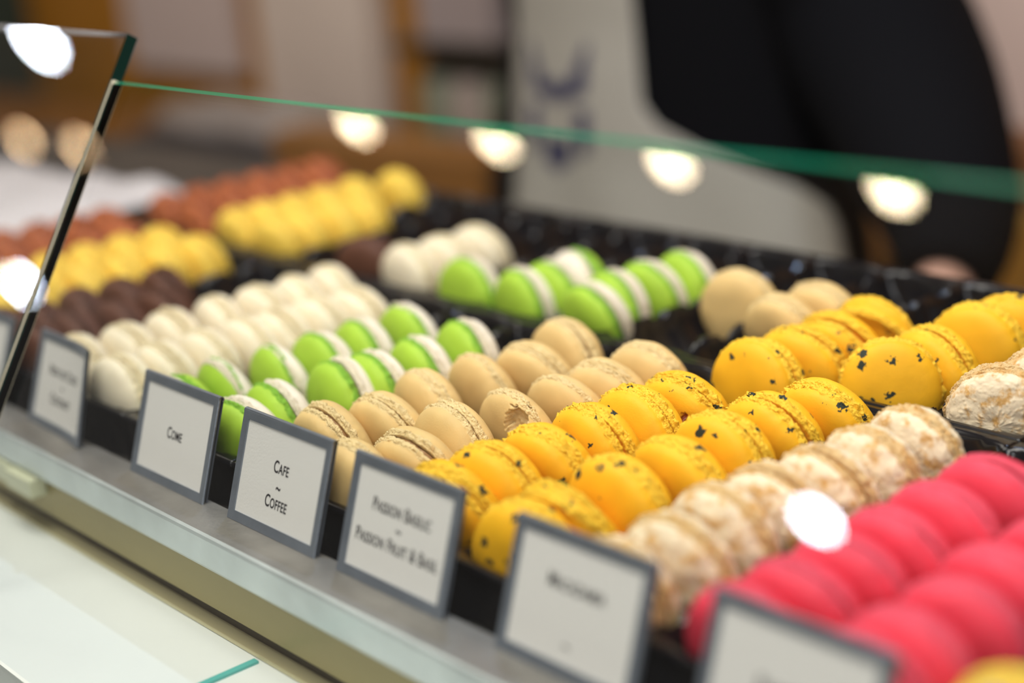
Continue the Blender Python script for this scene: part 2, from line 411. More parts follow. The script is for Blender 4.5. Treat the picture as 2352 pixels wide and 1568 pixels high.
FM = {
 'green': mat('olive_ganache', (.20, .16, .07), .4), 'white': mat('cream_ganache', (.80, .70, .48), .5),
 'coffee': mat('coffee_ganache', (.30, .15, .05), .45), 'passion': mat('orange_jelly', (.72, .17, .015), .18, 0, .6),
 'lemon': mat('lemon_cream', (.80, .52, .05), .45), 'pink': mat('raspberry_jam', (.42, .01, .04), .35), 'choc': mat('dark_ganache', (.03, .012, .008), .4),
 'cream': mat('praline_cream', (.62, .36, .12), .45), 'russet': mat('russet_ganache', (.12, .03, .01), .45)}
VAR = {}
def variants(key, kind, n, **kw):
    VAR[key] = []
    for i in range(n):
        me = shell_mesh(key + '_shell', hash_(key) + i * 17, **kw); me.materials.append(MB[kind]); me.materials.append(FM.get(kw.get('fm', kind), FM['coffee']) if kind in FM else FM['coffee']); VAR[key].append(me)
def hash_(s): return sum((i + 3) * ord(c) for i, c in enumerate(s))
variants('green', 'green', 4); variants('offwhite', 'offwhite', 4, fr=.0007, H=.0092)
variants('white', 'white', 4, rough=.0, fr=.0008, H=.0088); variants('coffee', 'coffee', 5, fr=.00085)
variants('passion', 'passion', 5, fr=.0012, R=.0243, zf=.0036); variants('plainpassion', 'plainpassion', 2, fr=.0012, R=.0243)
variants('lemon', 'lemon', 3, hi=False); variants('pink', 'pink', 4, hi=False, fr=.0005)
variants('choc', 'choc', 3, hi=False); variants('cream', 'cream', 4, lump=.0008, fr=.0009, H=.0086)
variants('russet', 'russet', 4, lump=.0016, hi=False, fr=.0009, H=.0088)
def special(key, kind, seed, crater, **kw):
    me = shell_mesh(key + '_shell', seed, crater=crater, **kw); me.materials.append(MB[kind]); me.materials.append(FM[kind]); VAR[key] = [me]
special('coffee_broken', 'coffee', 5, [(R_(80), .74, .0058, .0045)], fr=.0010)
VAR['coffee_broken'][0].materials[1] = mat('broken_biscuit_inside', (.66, .47, .22), .75, 0, .2, .5, 500, .15, 300)
special('passion_hole', 'passion', 8, [(R_(5), .58, .0040, .005)], fr=.0010, R=.0243)
special('passion_hole_two', 'passion', 9, [(R_(60), .66, .0016, .004), (R_(15), .75, .0018, .004)], fr=.0010, R=.0243)
FILL = {}
for k_ in FM:
    FILL[k_] = []
    for i in range(2):
        me = filling_mesh(k_ + '_filling', i + 1); me.materials.append(FM[k_]); FILL[k_].append(me)
ORD = ['first', 'second', 'third', 'fourth', 'fifth', 'sixth', 'seventh', 'eighth', 'ninth', 'tenth', 'eleventh', 'twelfth']
rnd = random.Random(11)
APZ = .039
def macaron(x, y, front, back, fill, label, group, lean=14, yaw=0, roll=0, gap=.0016, op=0., dz=0., sc=1.0, spin=None):
    """x, y: where its top point stands; lean tips the top to the back; yaw turns the front face to the right"""
    L = R_(lean); T = .0240 + gap
    sg = 1 if L >= 0 else -1
    cz = APZ + dz - R0 * sc * math.cos(L) - .25 * T * abs(math.sin(L))
    axis = Vector((math.sin(R_(yaw)), -math.cos(R_(yaw)), 0)) * math.cos(L) + Vector((0, 0, math.sin(L)))
    upv = (Vector((0, 0, 1)) - axis * axis.z).normalized(); right = upv.cross(axis)
    RM3 = Matrix((right, upv, axis)).transposed()
    ctr = Vector((x, y, cz)) - Vector((upv.x, upv.y, 0)) * R0 * sc + Vector((axis.x, axis.y, 0)) * (-.2 * T * sg)
    base_z = cz - R0 * sc * math.cos(L) - .25 * T * abs(math.sin(L))
    e = empty('macaron', (ctr.x, ctr.y, base_z), label, 'macaron', group)
    off = Vector((0, 0, cz - base_z))
    rz = rnd.uniform(0, 360) if spin is None else spin
    def put(name, me, m3, o):
        ob = bpy.data.objects.new(name, me); COL.objects.link(ob); ob.parent = e
        mm = m3.to_4x4(); mm.translation = o; ob.matrix_local = mm @ Matrix.Scale(sc, 4); return ob
    tiltf = Matrix.Rotation(R_(-op / 2), 3, 'X'); tiltb = Matrix.Rotation(R_(op / 2), 3, 'X')
    hinge = Vector((0, -R0 * .9, 0))
    def hing(t, v): return t @ (v - hinge) + hinge
    o1 = put('shell', front, RM3 @ tiltf @ Matrix.Rotation(R_(rz), 3, 'Z'), off + RM3 @ hing(tiltf, Vector((0, 0, gap / 2))) * sc)
    o2 = put('shell', back, RM3 @ tiltb @ Matrix.Rotation(math.pi, 3, 'X') @ Matrix.Rotation(R_(rz + 50), 3, 'Z'), off + RM3 @ hing(tiltb, Vector((0, 0, -gap / 2))) * sc)
    o3 = put('filling', fill, RM3 @ Matrix.Rotation(R_(rz), 3, 'Z'), off + RM3 @ Vector((0, -.0004, 0)))
    two = front in VAR['green'] + VAR['offwhite'] and (front in VAR['green']) != (back in VAR['green'])
    for q in (o1, o2):
        if two: q['label'] = 'green shell' if q.data in VAR['green'] else 'off-white shell'
    return e
def row(key, fillk, pts, desc, where, group, lean=14, opts=None, back=None, k=None, jit=1.0, **kw):
    opts = opts or {}
    n = len(pts); used_y = None
    for i, (x, y) in enumerate(pts):
        x /= 1000; y /= 1000
        if y < .0375: y = .0375 + (y - .0375) * .2
        if YB0 - .003 < y < .263 and i == 0: y = .263 + (y - .263) * .3
        if k is not None:
            x = cx(k) + max(-.0055, min(.0055, x - cx(k)))
        o = dict(kw); o.update(opts.get(i, {}))
        fk = o.pop('key', key); bk = o.pop('bkey', back or key); d = o.pop('desc', desc)
        ln = o.pop('lean', lean + rnd.uniform(-4, 4) * jit); yw = o.pop('yaw', (-4 if key == 'green' else 4) + rnd.uniform(-7, 7) * jit)
        f_ = VAR[fk][rnd.randrange(len(VAR[fk]))]; b_ = VAR[bk][rnd.randrange(len(VAR[bk]))]
        o.setdefault('gap', rnd.uniform(.0010, .0024)); o.setdefault('op', rnd.uniform(0, 3))
        macaron(x, y, f_, b_, FILL[fillk][rnd.randrange(2)], '%s, %s from front in %s' % (d, ORD[i], where.replace('the left', 'left').replace('the right', 'right').replace('the single', 'single')), group, ln, yw, **o)
# white
row('white', 'white', [(-210, 39), (-201, 66), (-204, 95), (-207, 125), (-212, 153), (-202, 177), (-204, 203)], 'white macaron', 'the left white row', 'white macarons in the front tray', k=-4, lean=-6)
row('white', 'white', [(-149, 33), (-155, 60), (-163, 86), (-165, 112), (-154, 133), (-156, 158), (-150, 183)], 'white macaron', 'the right white row', 'white macarons in the front tray', k=-3, lean=-7)
# green front
row('green', 'green', [(-88, 36), (-96, 64), (-92, 93), (-87, 120), (-86, 146), (-94, 178)], 'green and off-white macaron', 'the left green row, front tray', 'green and white macarons in the front tray',
    back='offwhite', k=-2, opts={0: dict(key='offwhite', bkey='green', desc='white-fronted green macaron'), 1: dict(op=13, gap=.003, lean=-7), 2: dict(op=10, gap=.003, lean=-8), 5: dict(op=7, lean=-7)}, lean=-3)
row('green', 'green', [(-34, 33), (-40, 60), (-43, 89), (-38, 116), (-39, 144), (-39, 176)], 'green and off-white macaron', 'the right green row, front tray', 'green and white macarons in the front tray',
    back='offwhite', k=-1, opts={0: dict(lean=-12, yaw=8)}, lean=-3)
# coffee front
C_ = [dict(lean=-14, yaw=-3), dict(lean=-17, yaw=1, gap=.0012), dict(lean=-8, yaw=-7, gap=.002, op=4), dict(lean=-12, yaw=-5, op=10), dict(lean=-16, yaw=5), dict(lean=-3, yaw=-6, gap=.002)]
D_ = [dict(lean=-4, yaw=5), dict(lean=-22, yaw=3), dict(lean=-1, yaw=-1, gap=.0018), dict(lean=-12, yaw=-3, key='coffee_broken', desc='broken beige coffee macaron', spin=-30, op=9),
      dict(lean=-18, yaw=3, op=9, gap=.002), dict(lean=-15, yaw=7), dict(lean=-8, yaw=5)]
row('coffee', 'coffee', [(5, 56), (16, 80), (5, 114), (6, 145), (16, 170), (-1, 207)], 'beige coffee macaron', 'the left beige row, front tray', 'beige coffee macarons in the front tray', k=0, opts=dict(enumerate(C_)))
row('coffee', 'coffee', [(53, 32), (62, 58), (53, 92), (60, 120), (62, 147), (63, 172), (62, 202)], 'beige coffee macaron', 'the right beige row, front tray', 'beige coffee macarons in the front tray', k=1, opts=dict(enumerate(D_)))
# passion front
Y_ = [dict(lean=-19, yaw=4), dict(lean=-5, yaw=9), dict(lean=-16, yaw=4), dict(lean=-10, yaw=-3, gap=.002), dict(lean=-3, yaw=3, gap=.002), dict(lean=-16, yaw=5, key='passion_hole', desc='amber macaron with a small torn hole', spin=30), dict(yaw=4, lean=3)]
Z_ = [dict(lean=1, yaw=9, dz=-.004), dict(lean=-23, yaw=3, op=16, gap=.002), dict(lean=-5, yaw=5), dict(lean=-14, yaw=1, op=4), dict(lean=-4, yaw=5), dict(lean=-14, yaw=1, gap=.0036), dict(lean=-19, yaw=5, op=4)]
row('passion', 'passion', [(104, 43), (103, 70), (105, 96), (100, 126), (98, 154), (105, 178), (98, 227)], 'herb-flecked amber macaron', 'the left amber row, front tray', 'amber macarons in the front tray', k=2, opts=dict(enumerate(Y_)))
row('passion', 'passion', [(151, 28), (156, 58), (155, 92), (160, 120), (154, 152), (155, 180), (163, 206)], 'herb-flecked amber macaron', 'the right amber row, front tray', 'amber macarons in the front tray', k=3, opts=dict(enumerate(Z_)))
# cream
row('cream', 'cream', [(212, 35), (214, 64), (210, 94), (211, 120), (214, 147), (216, 174), (216, 203)], 'cream macaron speckled with tan crumbs', 'the single cream row, front tray', 'cream crumb macarons', k=4, lean=-7)
# pink
row('pink', 'pink', [(271, 36), (273, 63), (273, 88), (270, 116), (271, 144), (270, 176)], 'deep pink macaron', 'the left pink row', 'pink macarons', k=5, lean=-8)
row('pink', 'pink', [(319, 32), (319, 58), (319, 84), (316, 112), (318, 140)], 'deep pink macaron', 'the right pink row', 'pink macarons', k=6, lean=-8)
row('lemon', 'lemon', [(366, 46)], 'bright yellow macaron at the lower right corner', 'the corner tray', 'corner macaron', lean=-5)
# lemon, choc, russet front
row('lemon', 'lemon', [(-404, 36 + 27 * i) for i in range(7)], 'lemon yellow macaron', 'the left lemon row, front tray', 'lemon macarons in the front tray', k=-8, lean=-7)
row('lemon', 'lemon', [(-355, 34 + 27.5 * i) for i in range(7)], 'lemon yellow macaron', 'the right lemon row, front tray', 'lemon macarons in the front tray', k=-7, lean=-7)
row('choc', 'choc', [(-297, 33 + 27 * i) for i in range(5)], 'dark chocolate macaron', 'the left chocolate row, front tray', 'chocolate macarons in the front tray', k=-6, lean=-7)
row('choc', 'choc', [(-250, 33 + 27 * i) for i in range(4)], 'dark chocolate macaron', 'the right chocolate row, front tray', 'chocolate macarons in the front tray', k=-5, lean=-7)
row('russet', 'russet', [(-507, 130 + 27 * i) for i in range(4)], 'lumpy russet brown macaron', 'the left russet row, front tray', 'russet macarons in the front tray', k=-10, lean=-8)
row('russet', 'russet', [(-458, 36 + 27 * i) for i in range(7)], 'lumpy russet brown macaron', 'the right russet row, front tray', 'russet macarons in the front tray', k=-9, lean=-8)
# back trays
row('russet', 'russet', [(-507, 262 + 28 * i) for i in range(6)], 'lumpy russet brown macaron', 'the left russet row, back tray', 'russet macarons in the back tray', k=-10, lean=-8)
row('russet', 'russet', [(-460, 262 + 27 * i) for i in range(5)], 'lumpy russet brown macaron', 'the right russet row, back tray', 'russet macarons in the back tray', k=-9, lean=-8)
row('lemon', 'lemon', [(-406, 258), (-404, 284), (-406, 310), (-408, 337), (-410, 368), (-404, 402)], 'lemon yellow macaron', 'the left lemon row, back tray', 'lemon macarons in the back tray', k=-8, lean=-8)
row('lemon', 'lemon', [(-355, 257), (-355, 283), (-352, 309), (-356, 335)], 'lemon yellow macaron', 'the right lemon row, back tray', 'lemon macarons in the back tray', k=-7, lean=-8)
row('choc', 'choc', [(-246, 256)], 'lone dark brown macaron beside the white ones', 'the back tray', 'chocolate macaron in the back tray', k=-5, lean=-4, yaw=20)
row('white', 'white', [(-205, 260), (-210, 288), (-211, 316)], 'white macaron', 'the white row of the back tray', 'white macarons in the back tray', k=-4, lean=-7)
row('green', 'green', [(-140, 255)], 'lone green and white macaron', 'the right white row of the back tray', 'lone green macaron', back='offwhite', k=-3, lean=-2)
row('green', 'green', [(-94, 257), (-88, 281), (-95, 306)], 'green and off-white macaron', 'the left green row, back tray', 'green and white macarons in the back tray', back='offwhite', k=-2, lean=-4,
    opts={2: dict(key='offwhite', bkey='green', desc='off-white-fronted green macaron')})
row('green', 'green', [(-38, 257), (-43, 286), (-44, 311), (-37, 337)], 'green and off-white macaron', 'the right green row, back tray', 'green and white macarons in the back tray', back='offwhite', k=-1, lean=-3,
    opts={0: dict(lean=-14, gap=.003), 2: dict(lean=-8)})
row('coffee', 'coffee', [(15, 325)], 'beige coffee macaron behind the empty cavities', 'the left beige row, back tray', 'beige coffee macarons in the back tray', k=0, lean=2, yaw=8)
row('coffee', 'coffee', [(62, 299), (64, 328)], 'beige coffee macaron', 'the right beige row, back tray', 'beige coffee macarons in the back tray', k=1, lean=-18)
row('passion', 'passion', [(106, 258), (103, 286), (104, 316)], 'herb-flecked amber macaron', 'the left amber row, back tray', 'amber macarons in the back tray', k=2, lean=-15,
    opts={0: dict(key='passion_hole', desc='amber macaron with a torn red hole', spin=-20, yaw=12, lean=-9), 1: dict(gap=.004, lean=-20), 2: dict(op=24, gap=.003, lean=-20)})
row('passion', 'passion', [(155, 262), (160, 295), (153, 328), (160, 357)], 'herb-flecked amber macaron', 'the right amber row, back tray', 'amber macarons in the back tray', k=3, lean=-10,
    opts={0: dict(yaw=38, lean=6), 1: dict(gap=.0035, lean=-8, yaw=-8), 2: dict(key='passion_hole_two', desc='amber macaron with two small torn holes', yaw=12, lean=2), 3: dict(key='plainpassion', yaw=22, lean=-4, desc='plain amber macaron at the right edge')})
row('cream', 'cream', [(214, 266), (217, 298)], 'cream macaron studded with tan crumbs', 'the cream row, back tray', 'cream crumb macarons in the back tray', k=4, lean=-2, jit=.3, yaw=25)

# ------------------------------------------------------------------ flavour signs
frame_m = mat('sign_metal', (.25, .28, .33), .36, .7, .5, .15, 500, .12, 60)
card_m = mat('sign_card', (.66, .645, .61), .7, 0, .3, .1, 900)
ink = mat('sign_ink', (.015, .013, .016), .6)
SW, SH, LEAN = .068, .04875, R_(19.66)
def text_mesh(body, size):
    c = bpy.data.curves.new('lettering', 'FONT'); c.body = body; c.size = size; c.align_x = 'CENTER'; c.align_y = 'CENTER'; c.small_caps_scale = .80; c.space_character = 1.06; c.extrude = .00004; c.offset = .00009
    for i, ch in enumerate(body):
        if ch.islower(): c.body_format[i].use_small_caps = True
    o = bpy.data.objects.new('tmp', c); COL.objects.link(o)
    dg = bpy.context.evaluated_depsgraph_get(); dg.update(); me = bpy.data.meshes.new_from_object(o.evaluated_get(dg))
    bpy.data.objects.remove(o); bpy.data.curves.remove(c); return me
def sign(x, lines, label, rz=0, bend=0., size=.0074, narrow=.74):
    e = empty('flavour_sign', (x + SW / 2, .0008, 0), label, 'sign', 'framed flavour signs along the ledge', rz)
    T = Matrix.Rotation(-LEAN, 4, 'X')
    def bnd(v):
        if bend:
            u = max(0, v.co.x / (SW / 2)); lo = max(0, 1 - v.co.z / SH)
            v.co.y -= bend * u * u * (1 - .6 * lo); v.co.y += 0
        v.co = T @ v.co
    hw = SW / 2; B = .0042
    bm = bmesh.new()
    # front ring with bevelled edges, back sheet, and a rolled hem along the top
    outer = [(-hw, 0), (hw, 0), (hw, SH), (-hw, SH)]; inner = [(-hw + B, B), (hw - B, B), (hw - B, SH - B), (-hw + B, SH - B)]
    def loop(pts, y, n=10):
        out = []
        for i in range(4):
            a = pts[i]; b = pts[(i + 1) % 4]
            for j in range(n): out.append((a[0] + (b[0] - a[0]) * j / n, y, a[1] + (b[1] - a[1]) * j / n))
        return out
    rings = [loop(inner, .0006), loop(inner, -.0001), loop([(a + (.0003 if a < 0 else -.0003), z) for a, z in outer], -.0004), loop(outer, 0), loop(outer, .0006)]
    loft(bm, rings, False)
    g = [[bm.verts.new((-hw + SW * i / 12, .0021, SH * j / 8)) for i in range(13)] for j in range(9)]
    for j in range(8):
        for i in range(12): bm.faces.new((g[j][i], g[j + 1][i], g[j + 1][i + 1], g[j][i + 1]))
    hem = []
    for i in range(13):
        xx = -hw + SW * i / 12
        hem.append([(xx, .0010 + .0014 * math.cos(a), SH - .0008 + .0014 * math.sin(a)) for a in [math.pi * (1.15 - 1.45 * t / 8) for t in range(9)]] + [(xx, .0010 + .0009 * math.cos(a), SH - .0008 + .0009 * math.sin(a)) for a in [math.pi * (-.3 + 1.45 * t / 8) for t in range(9)]])
    loft(bm, hem, True)
    for v in bm.verts: bnd(v)
    bmesh.ops.recalc_face_normals(bm, faces=bm.faces)
    fo = obj('frame', bm, frame_m, e, True)
    me = fo.data
    for p in me.polygons: p.use_smooth = False
    bm = bmesh.new()
    g = [[bm.verts.new((-hw + .002 + (SW - .004) * i / 12, .0005, .002 + (SH - .004) * j / 8)) for i in range(13)] for j in range(9)]
    fc = []
    for j in range(8):
        for i in range(12): fc.append(bm.faces.new((g[j][i], g[j][i + 1], g[j + 1][i + 1], g[j + 1][i])))
    ex = bmesh.ops.extrude_face_region(bm, geom=fc)
    for v in ex['geom']:
        if isinstance(v, bmesh.types.BMVert): v.co.y += .0004
    for v in bm.verts: bnd(v)
    bmesh.ops.recalc_face_normals(bm, faces=bm.faces)
    obj('card', bm, card_m, e, False)
    for s, zc, sz in lines:
        me = text_mesh(s, size * sz)
        for v in me.vertices:
            v.co = Vector((v.co.x * narrow, .00042 - v.co.z, SH / 2 + zc * SH + v.co.y))
            u = max(0, v.co.x / hw); lo = max(0, 1 - v.co.z / SH)
            if bend: v.co.y -= bend * u * u * (1 - .6 * lo)
            v.co = T @ v.co
        obj('lettering', me, ink, e)
    return e
XS = [-.3075, -.2056, -.0891, 0.0, .0837, .1823, .2757, .372]
sign(XS[0], [], 'grey framed card at the far left, cut off by the photo edge, partly behind glass')
sign(XS[1], [('Noix de Coco', .12, 1), ('~', -.03, 1), ('Coconut', -.17, 1)], 'bent grey framed sign reading NOIX DE COCO ~ COCONUT before the white macarons', R_(-2), .006)
sign(XS[2], [('Come', .0, 1)], 'grey metal framed sign reading COME in front of the green macarons')
sign(XS[3], [('Cafe', .10, 1), ('~', -.07, 1.1), ('Coffee', -.21, 1)], 'grey metal framed sign reading CAFE ~ COFFEE in front of the beige macarons')
sign(XS[4], [('Passion Basilic', .14, 1), ('~', 0, 1), ('Passion Fruit & Basil', -.14, 1)], 'grey framed sign reading PASSION BASILIC ~ PASSION FRUIT & BASIL')
sign(XS[5], [('Macadamia', .13, 1), ('~', -.28, 1)], 'blurred grey framed sign with one word before the cream macarons')
sign(XS[6], [('Framboise', .02, 1)], 'blurred grey framed sign before the pink macarons, bottom cut off by the photo')
sign(XS[7], [], 'grey framed sign whose corner just shows at the lower right edge')

# ------------------------------------------------------------------ lamps (seen mirrored in the front glass)
warm = emis('warm_lamp_glow', (1.0, .80, .52), 95); cool = emis('cool_lamp_glow', (.80, .88, 1.0), 190); dim = emis('warm_lamp_glow_low', (1.0, .66, .36), 42)
black_metal = mat('black_metal', (.02, .02, .02), .4, .3)
def lamp(loc, r, em, label, name='ceiling_lamp'):
    e = empty(name, loc, label, 'lamp', 'ceiling spot lamps')
    bm = bmesh.new(); lathe(bm, [(r * 1.15, -.004), (r * 1.22, 0), (r * 1.2, .07), (r * .5, .12), (.008, .13), (.008, .46)], 28); bm.faces.ensure_lookup_table()
    obj('housing', bm, black_metal, e)
    bm = bmesh.new(); lathe(bm, [(r * .5, -.0075), (r, -.0055), (r, -.0042)], 28); b = obj('bulb', bm, em, e)
    return e
for i in range(4):
    lamp((-3.370 + .6421 * i, -1.597, 2.0), .046, warm, 'warm ceiling spot lamp, %s from the left in the row mirrored by the main glass' % ORD[i])
lamp((-6.1259, -1.934, 2.0), .05, dim, 'warm spot lamp mirrored at the far left edge of the left glass')
lamp((-5.5575, -1.911, 2.0), .05, dim, 'warm spot lamp mirrored beside the joint of the two panes')
lamp((-3.865, -.987, 1.5), .062, cool, 'cool white lamp mirrored at the top of the left glass')
lamp((-5.6683, -2.2461, 1.5), .055, cool, 'cool white lamp mirrored low in the left glass above the lemon macarons')
lamp((-1.4953, -2.1114, 1.5), .045, cool, 'cool white lamp mirrored in the glass over the cream macarons')

# ------------------------------------------------------------------ room shell and background
YW = 1.62
def struct(name, bm, m_): o = obj(name, bm, m_, None, False); o['kind'] = 'structure'; return o
bm = bmesh.new(); box(bm, -8, 4, -5, 3, -1.06, -1.0); struct('floor', bm, mat('floor_tile', (.22, .16, .12), .5, 0, .5, 0, 1, .15, 3))
bm = bmesh.new(); box(bm, -8, 4, YW + .02, YW + .12, -1.0, 1.96); struct('wall_back', bm, mat('amber_wood_wall', (.38, .16, .008), .5, 0, .3, .1, 60, .12, 6))
bm = bmesh.new(); box(bm, -8, 4, -5, 3, 2.46, 2.5); struct('ceiling', bm, mat('ceiling_paint', (.7, .66, .6), .8))
paperm = mat('pinkish_paper', (.54, .45, .42), .8); panelm = mat('grey_beige_panel', (.62, .53, .46), .7, 0, .3, 0, 1, .08, 4)
def thing1(name, x0, x1, y0, y1, z0, z1, m_, label, cat, bev=0, group=None):
    bm = bmesh.new(); box(bm, x0, x1, y0, y1, z0, z1, 0, None, bev); return tag(obj(name, bm, m_, None, False), label, cat, group)
thing1('dark_curtain', -5.4, -3.80, YW - .03, YW + .018, -1.0, 1.9, mat('dark_green_cloth', (.03, .045, .03), .8), 'dark green hanging at the top left corner of the photo', 'curtain')
thing1('notice_sheet', -3.19, -2.66, YW - .004, YW + .018, -.195, .42, paperm, 'pinkish paper notice pinned to the amber wall, left one', 'paper')
thing1('wall_panel', -2.53, -2.10, YW - .03, YW + .018, -.42, .6, panelm, 'tall grey-beige panel on the amber wall, right of the notice', 'panel')
# shelf unit with jars
sh = empty('shelf_unit', (-1.80, YW - .04, -1.0), 'dark shelf unit with a pale carton and greenish jars behind the apron', 'shelf')
def spart(name, x0, x1, y0, y1, z0, z1, m_, parent=sh):
    bm = bmesh.new(); box(bm, x0, x1, y0, y1, z0, z1); o = obj(name, bm, m_, None, False); o.parent = parent; o.matrix_parent_inverse = Matrix.Translation(-Vector(parent.location)); return o
dk = mat('dark_wood', (.035, .026, .015), .5)
spart('back_panel', -1.90, -1.02, YW - .006, YW + .018, -1.0, .9, mat('dusky_back', (.20, .18, .14), .6))
for zz in (-.092, -.37, .28): spart('shelf_board', -1.90, -1.02, YW - .13, YW - .006, zz, zz + .020, dk)
for xx in (-1.90, -1.02): spart('side_board', xx, xx + .008, YW - .05, YW + .018, -1.0, .9, dk)
thing1('carton', -1.84, -1.62, YW - .11, YW - .02, -.0715, .10, mat('dull_pink_carton', (.34, .28, .27), .7), 'pinkish carton on the upper shelf beside the staff member', 'carton', .004)
jar_m = mat('green_grey_glass', (.24, .26, .19), .25, 0, .5)
for i in range(3):
    e = empty('jar', (-1.835 + .092 * i, YW - .07, -.3495), ['left', 'middle', 'right'][i] + ' greenish grey jar on the lower dark shelf', 'jar', 'jars on the shelf')
    bm = bmesh.new(); lathe(bm, [(.030, 0), (.040, .006), (.042, .17), (.034, .20), (.034, .21)], 24); obj('body', bm, [jar_m, mat('pink_grey_jar', (.40, .33, .29), .4), jar_m][i], e)
    bm = bmesh.new(); lathe(bm, [(.036, .2105), (.037, .215), (.037, .232), (.02, .236)], 24); obj('lid', bm, dk, e)
thing1('wall_post', -.70, -.30, YW - .12, YW + .018, -1.0, 1.9, mat('pink_beige_plaster', (.66, .50, .43), .8), 'pinkish beige post at the right edge of the photo', 'post')
thing1('picture_frame', -.98, -.735, YW - .03, YW + .018, -.055, .05, paperm, 'small pale frame on the dark board beside the pinkish post', 'frame', .003)
thing1('dark_board', -1.0, -.71, YW - .008, YW + .018, -.30, -.057, dk, 'dark board below the small pale frame', 'board')
# back counter
bc = empty('back_counter', (-1.9, 1.3, -1.0), 'amber wooden back counter along the rear wall', 'counter')
def cpart(name, bm, m_): o = obj(name, bm, m_, None, False); o.parent = bc; o.matrix_parent_inverse = Matrix.Translation(-Vector(bc.location)); return o
amber = mat('amber_wood', (.28, .12, .025), .45, 0, .4, .1, 60, .15, 8)
bm = bmesh.new(); box(bm, -4.6, -.2, 1.05, YW - .14, -.30, -.27); cpart('worktop', bm, amber)
bm = bmesh.new(); box(bm, -4.55, -.25, 1.08, YW - .14, -1.0, -.30); cpart('body', bm, mat('counter_body', (.16, .08, .03), .5))
# things on the back counter
bm = bmesh.new(); pts = []
rr_ = random.Random(4)
bmesh.ops.create_icosphere(bm, subdivisions=4, radius=1)
for v in bm.verts:
    q = v.co.copy(); v.co = Vector((q.x * .34, q.y * .08, q.z * .062)) * (1 + .18 * noise.noise(q * 2.1)); v.co.z = max(v.co.z, -.045)
o = tag(obj('plastic_bundle', bm, mat('grey_wrap', (.34, .29, .27), .35)), 'crumpled grey plastic bundle behind the russet macarons', 'bundle'); o.location = (-2.14, 1.30, -.2248)
bm = bmesh.new(); box(bm, -2.22, -1.52, 1.07, 1.17, -.27, -.195, 0, None, .02); tag(obj('dark_bag', bm, mat('dark_cloth', (.02, .018, .022), .7)), 'dark folded bag on the back counter', 'bag')
# wooden board leaning behind the case
thing1('low_cabinet', -1.40, -.93, .90, .98, -1.0, -.098, amber, 'low amber wooden cabinet left of the staff member', 'cabinet', .004)

# white packaging left of the trays
bm = bmesh.new()
for i in range(15):
    pass
g = []
for j in range(26):
    rowv = []
    for i in range(26):
        x = -1.02 + .42 * i / 25; y = .06 + .28 * j / 25
        z = -.007 + .010 * (noise.noise(Vector((x * 14, y * 14, 0))) + 1) + .010 * max(0, math.sin(x * 9 + 1.2)) 
        rowv.append(bm.verts.new((x, y, z)))
    g.append(rowv)
fc = [bm.faces.new((g[j][i], g[j][i + 1], g[j + 1][i + 1], g[j + 1][i])) for j in range(25) for i in range(25)]
ex = bmesh.ops.extrude_face_region(bm, geom=fc)
for v in ex['geom']:
    if isinstance(v, bmesh.types.BMVert): v.co.z += .0015
wp = mat('white_paper', (.66, .62, .62), .6)
tag(obj('wrapping_paper', bm, wp), 'crumpled white wrapping paper beside the russet macarons', 'paper')
thing1('white_box', -1.20, -1.035, .10, .30, -.0098, .05, wp, 'white pastry box at the left edge of the photo', 'box', .003)
# ------------------------------------------------------------------ staff member
PX, PY = -.62, .93
skin = mat('skin', (.62, .36, .27), .5, 0, .4, 0, 1, .05, 20, 0, .1)
cloth = mat('black_cloth', (.004, .004, .005), .9, 0, .08, .2, 300)
apr = mat('grey_apron', (.36, .34, .295), .8, 0, .2, .2, 300, .05, 12)
navy = mat('navy_print', (.02, .022, .075), .7)
P = empty('person', (PX, PY, -1.0), 'staff member in black behind the case, facing the counter in a grey apron', 'person')
def ppart(name, bm, m_, parent=None, smooth=True):
    o = obj(name, bm, m_, None, smooth); par = parent or P; o.parent = par
    o.matrix_parent_inverse = Matrix.Translation(-Vector((PX, PY, -1.0))) if par is P else Matrix.Identity(4); return o
def W(x, y, z): return (PX + x, PY + y, z)
# body: skinned skeleton, one continuous surface
sk = [('pelvis', None, (0, 0, -.08), .115), ('belly', 'pelvis', (0, -.01, .06), .105), ('chest', 'belly', (0, 0, .24), .12), ('neck0', 'chest', (0, .01, .40), .06), ('neck', 'neck0', (0, .005, .455), .046),
      ('hd0', 'neck', (0, -.022, .525), .060), ('hd1', 'hd0', (0, -.012, .60), .088), ('hd2', 'hd1', (0, 0, .66), .068)]
for s, sx in (('l', 1), ('r', -1)):
    sk += [('sh' + s, 'chest', (.155 * sx, .01, .35), .055)]
    if s == 'l': sk += [('el' + s, 'sh' + s, (.235, .035, .08), .042), ('fo' + s, 'el' + s, (.35, -.06, -.01), .034), ('wr' + s, 'fo' + s, (.462, -.175, -.105), .025), ('pa' + s, 'wr' + s, (.476, -.225, -.122), .030)]
    else: sk += [('el' + s, 'sh' + s, (-.225, .03, .08), .042), ('fo' + s, 'el' + s, (-.235, .0, -.05), .034), ('wr' + s, 'fo' + s, (-.24, -.03, -.17), .025), ('pa' + s, 'wr' + s, (-.24, -.035, -.23), .030)]
    sk += [('hp' + s, 'pelvis', (.09 * sx, 0, -.14), .09), ('kn' + s, 'hp' + s, (.10 * sx, -.01, -.52), .058), ('cf' + s, 'kn' + s, (.10 * sx, .02, -.66), .055), ('an' + s, 'cf' + s, (.10 * sx, .02, -.92), .036), ('ft' + s, 'an' + s, (.10 * sx, -.13, -.965), .034)]
idx = {n_: i for i, (n_, _, _, _) in enumerate(sk)}
me = bpy.data.meshes.new('body'); me.from_pydata([W(*c) for _, _, c, _ in sk], [(idx[p], idx[n_]) for n_, p, _, _ in sk if p], [])
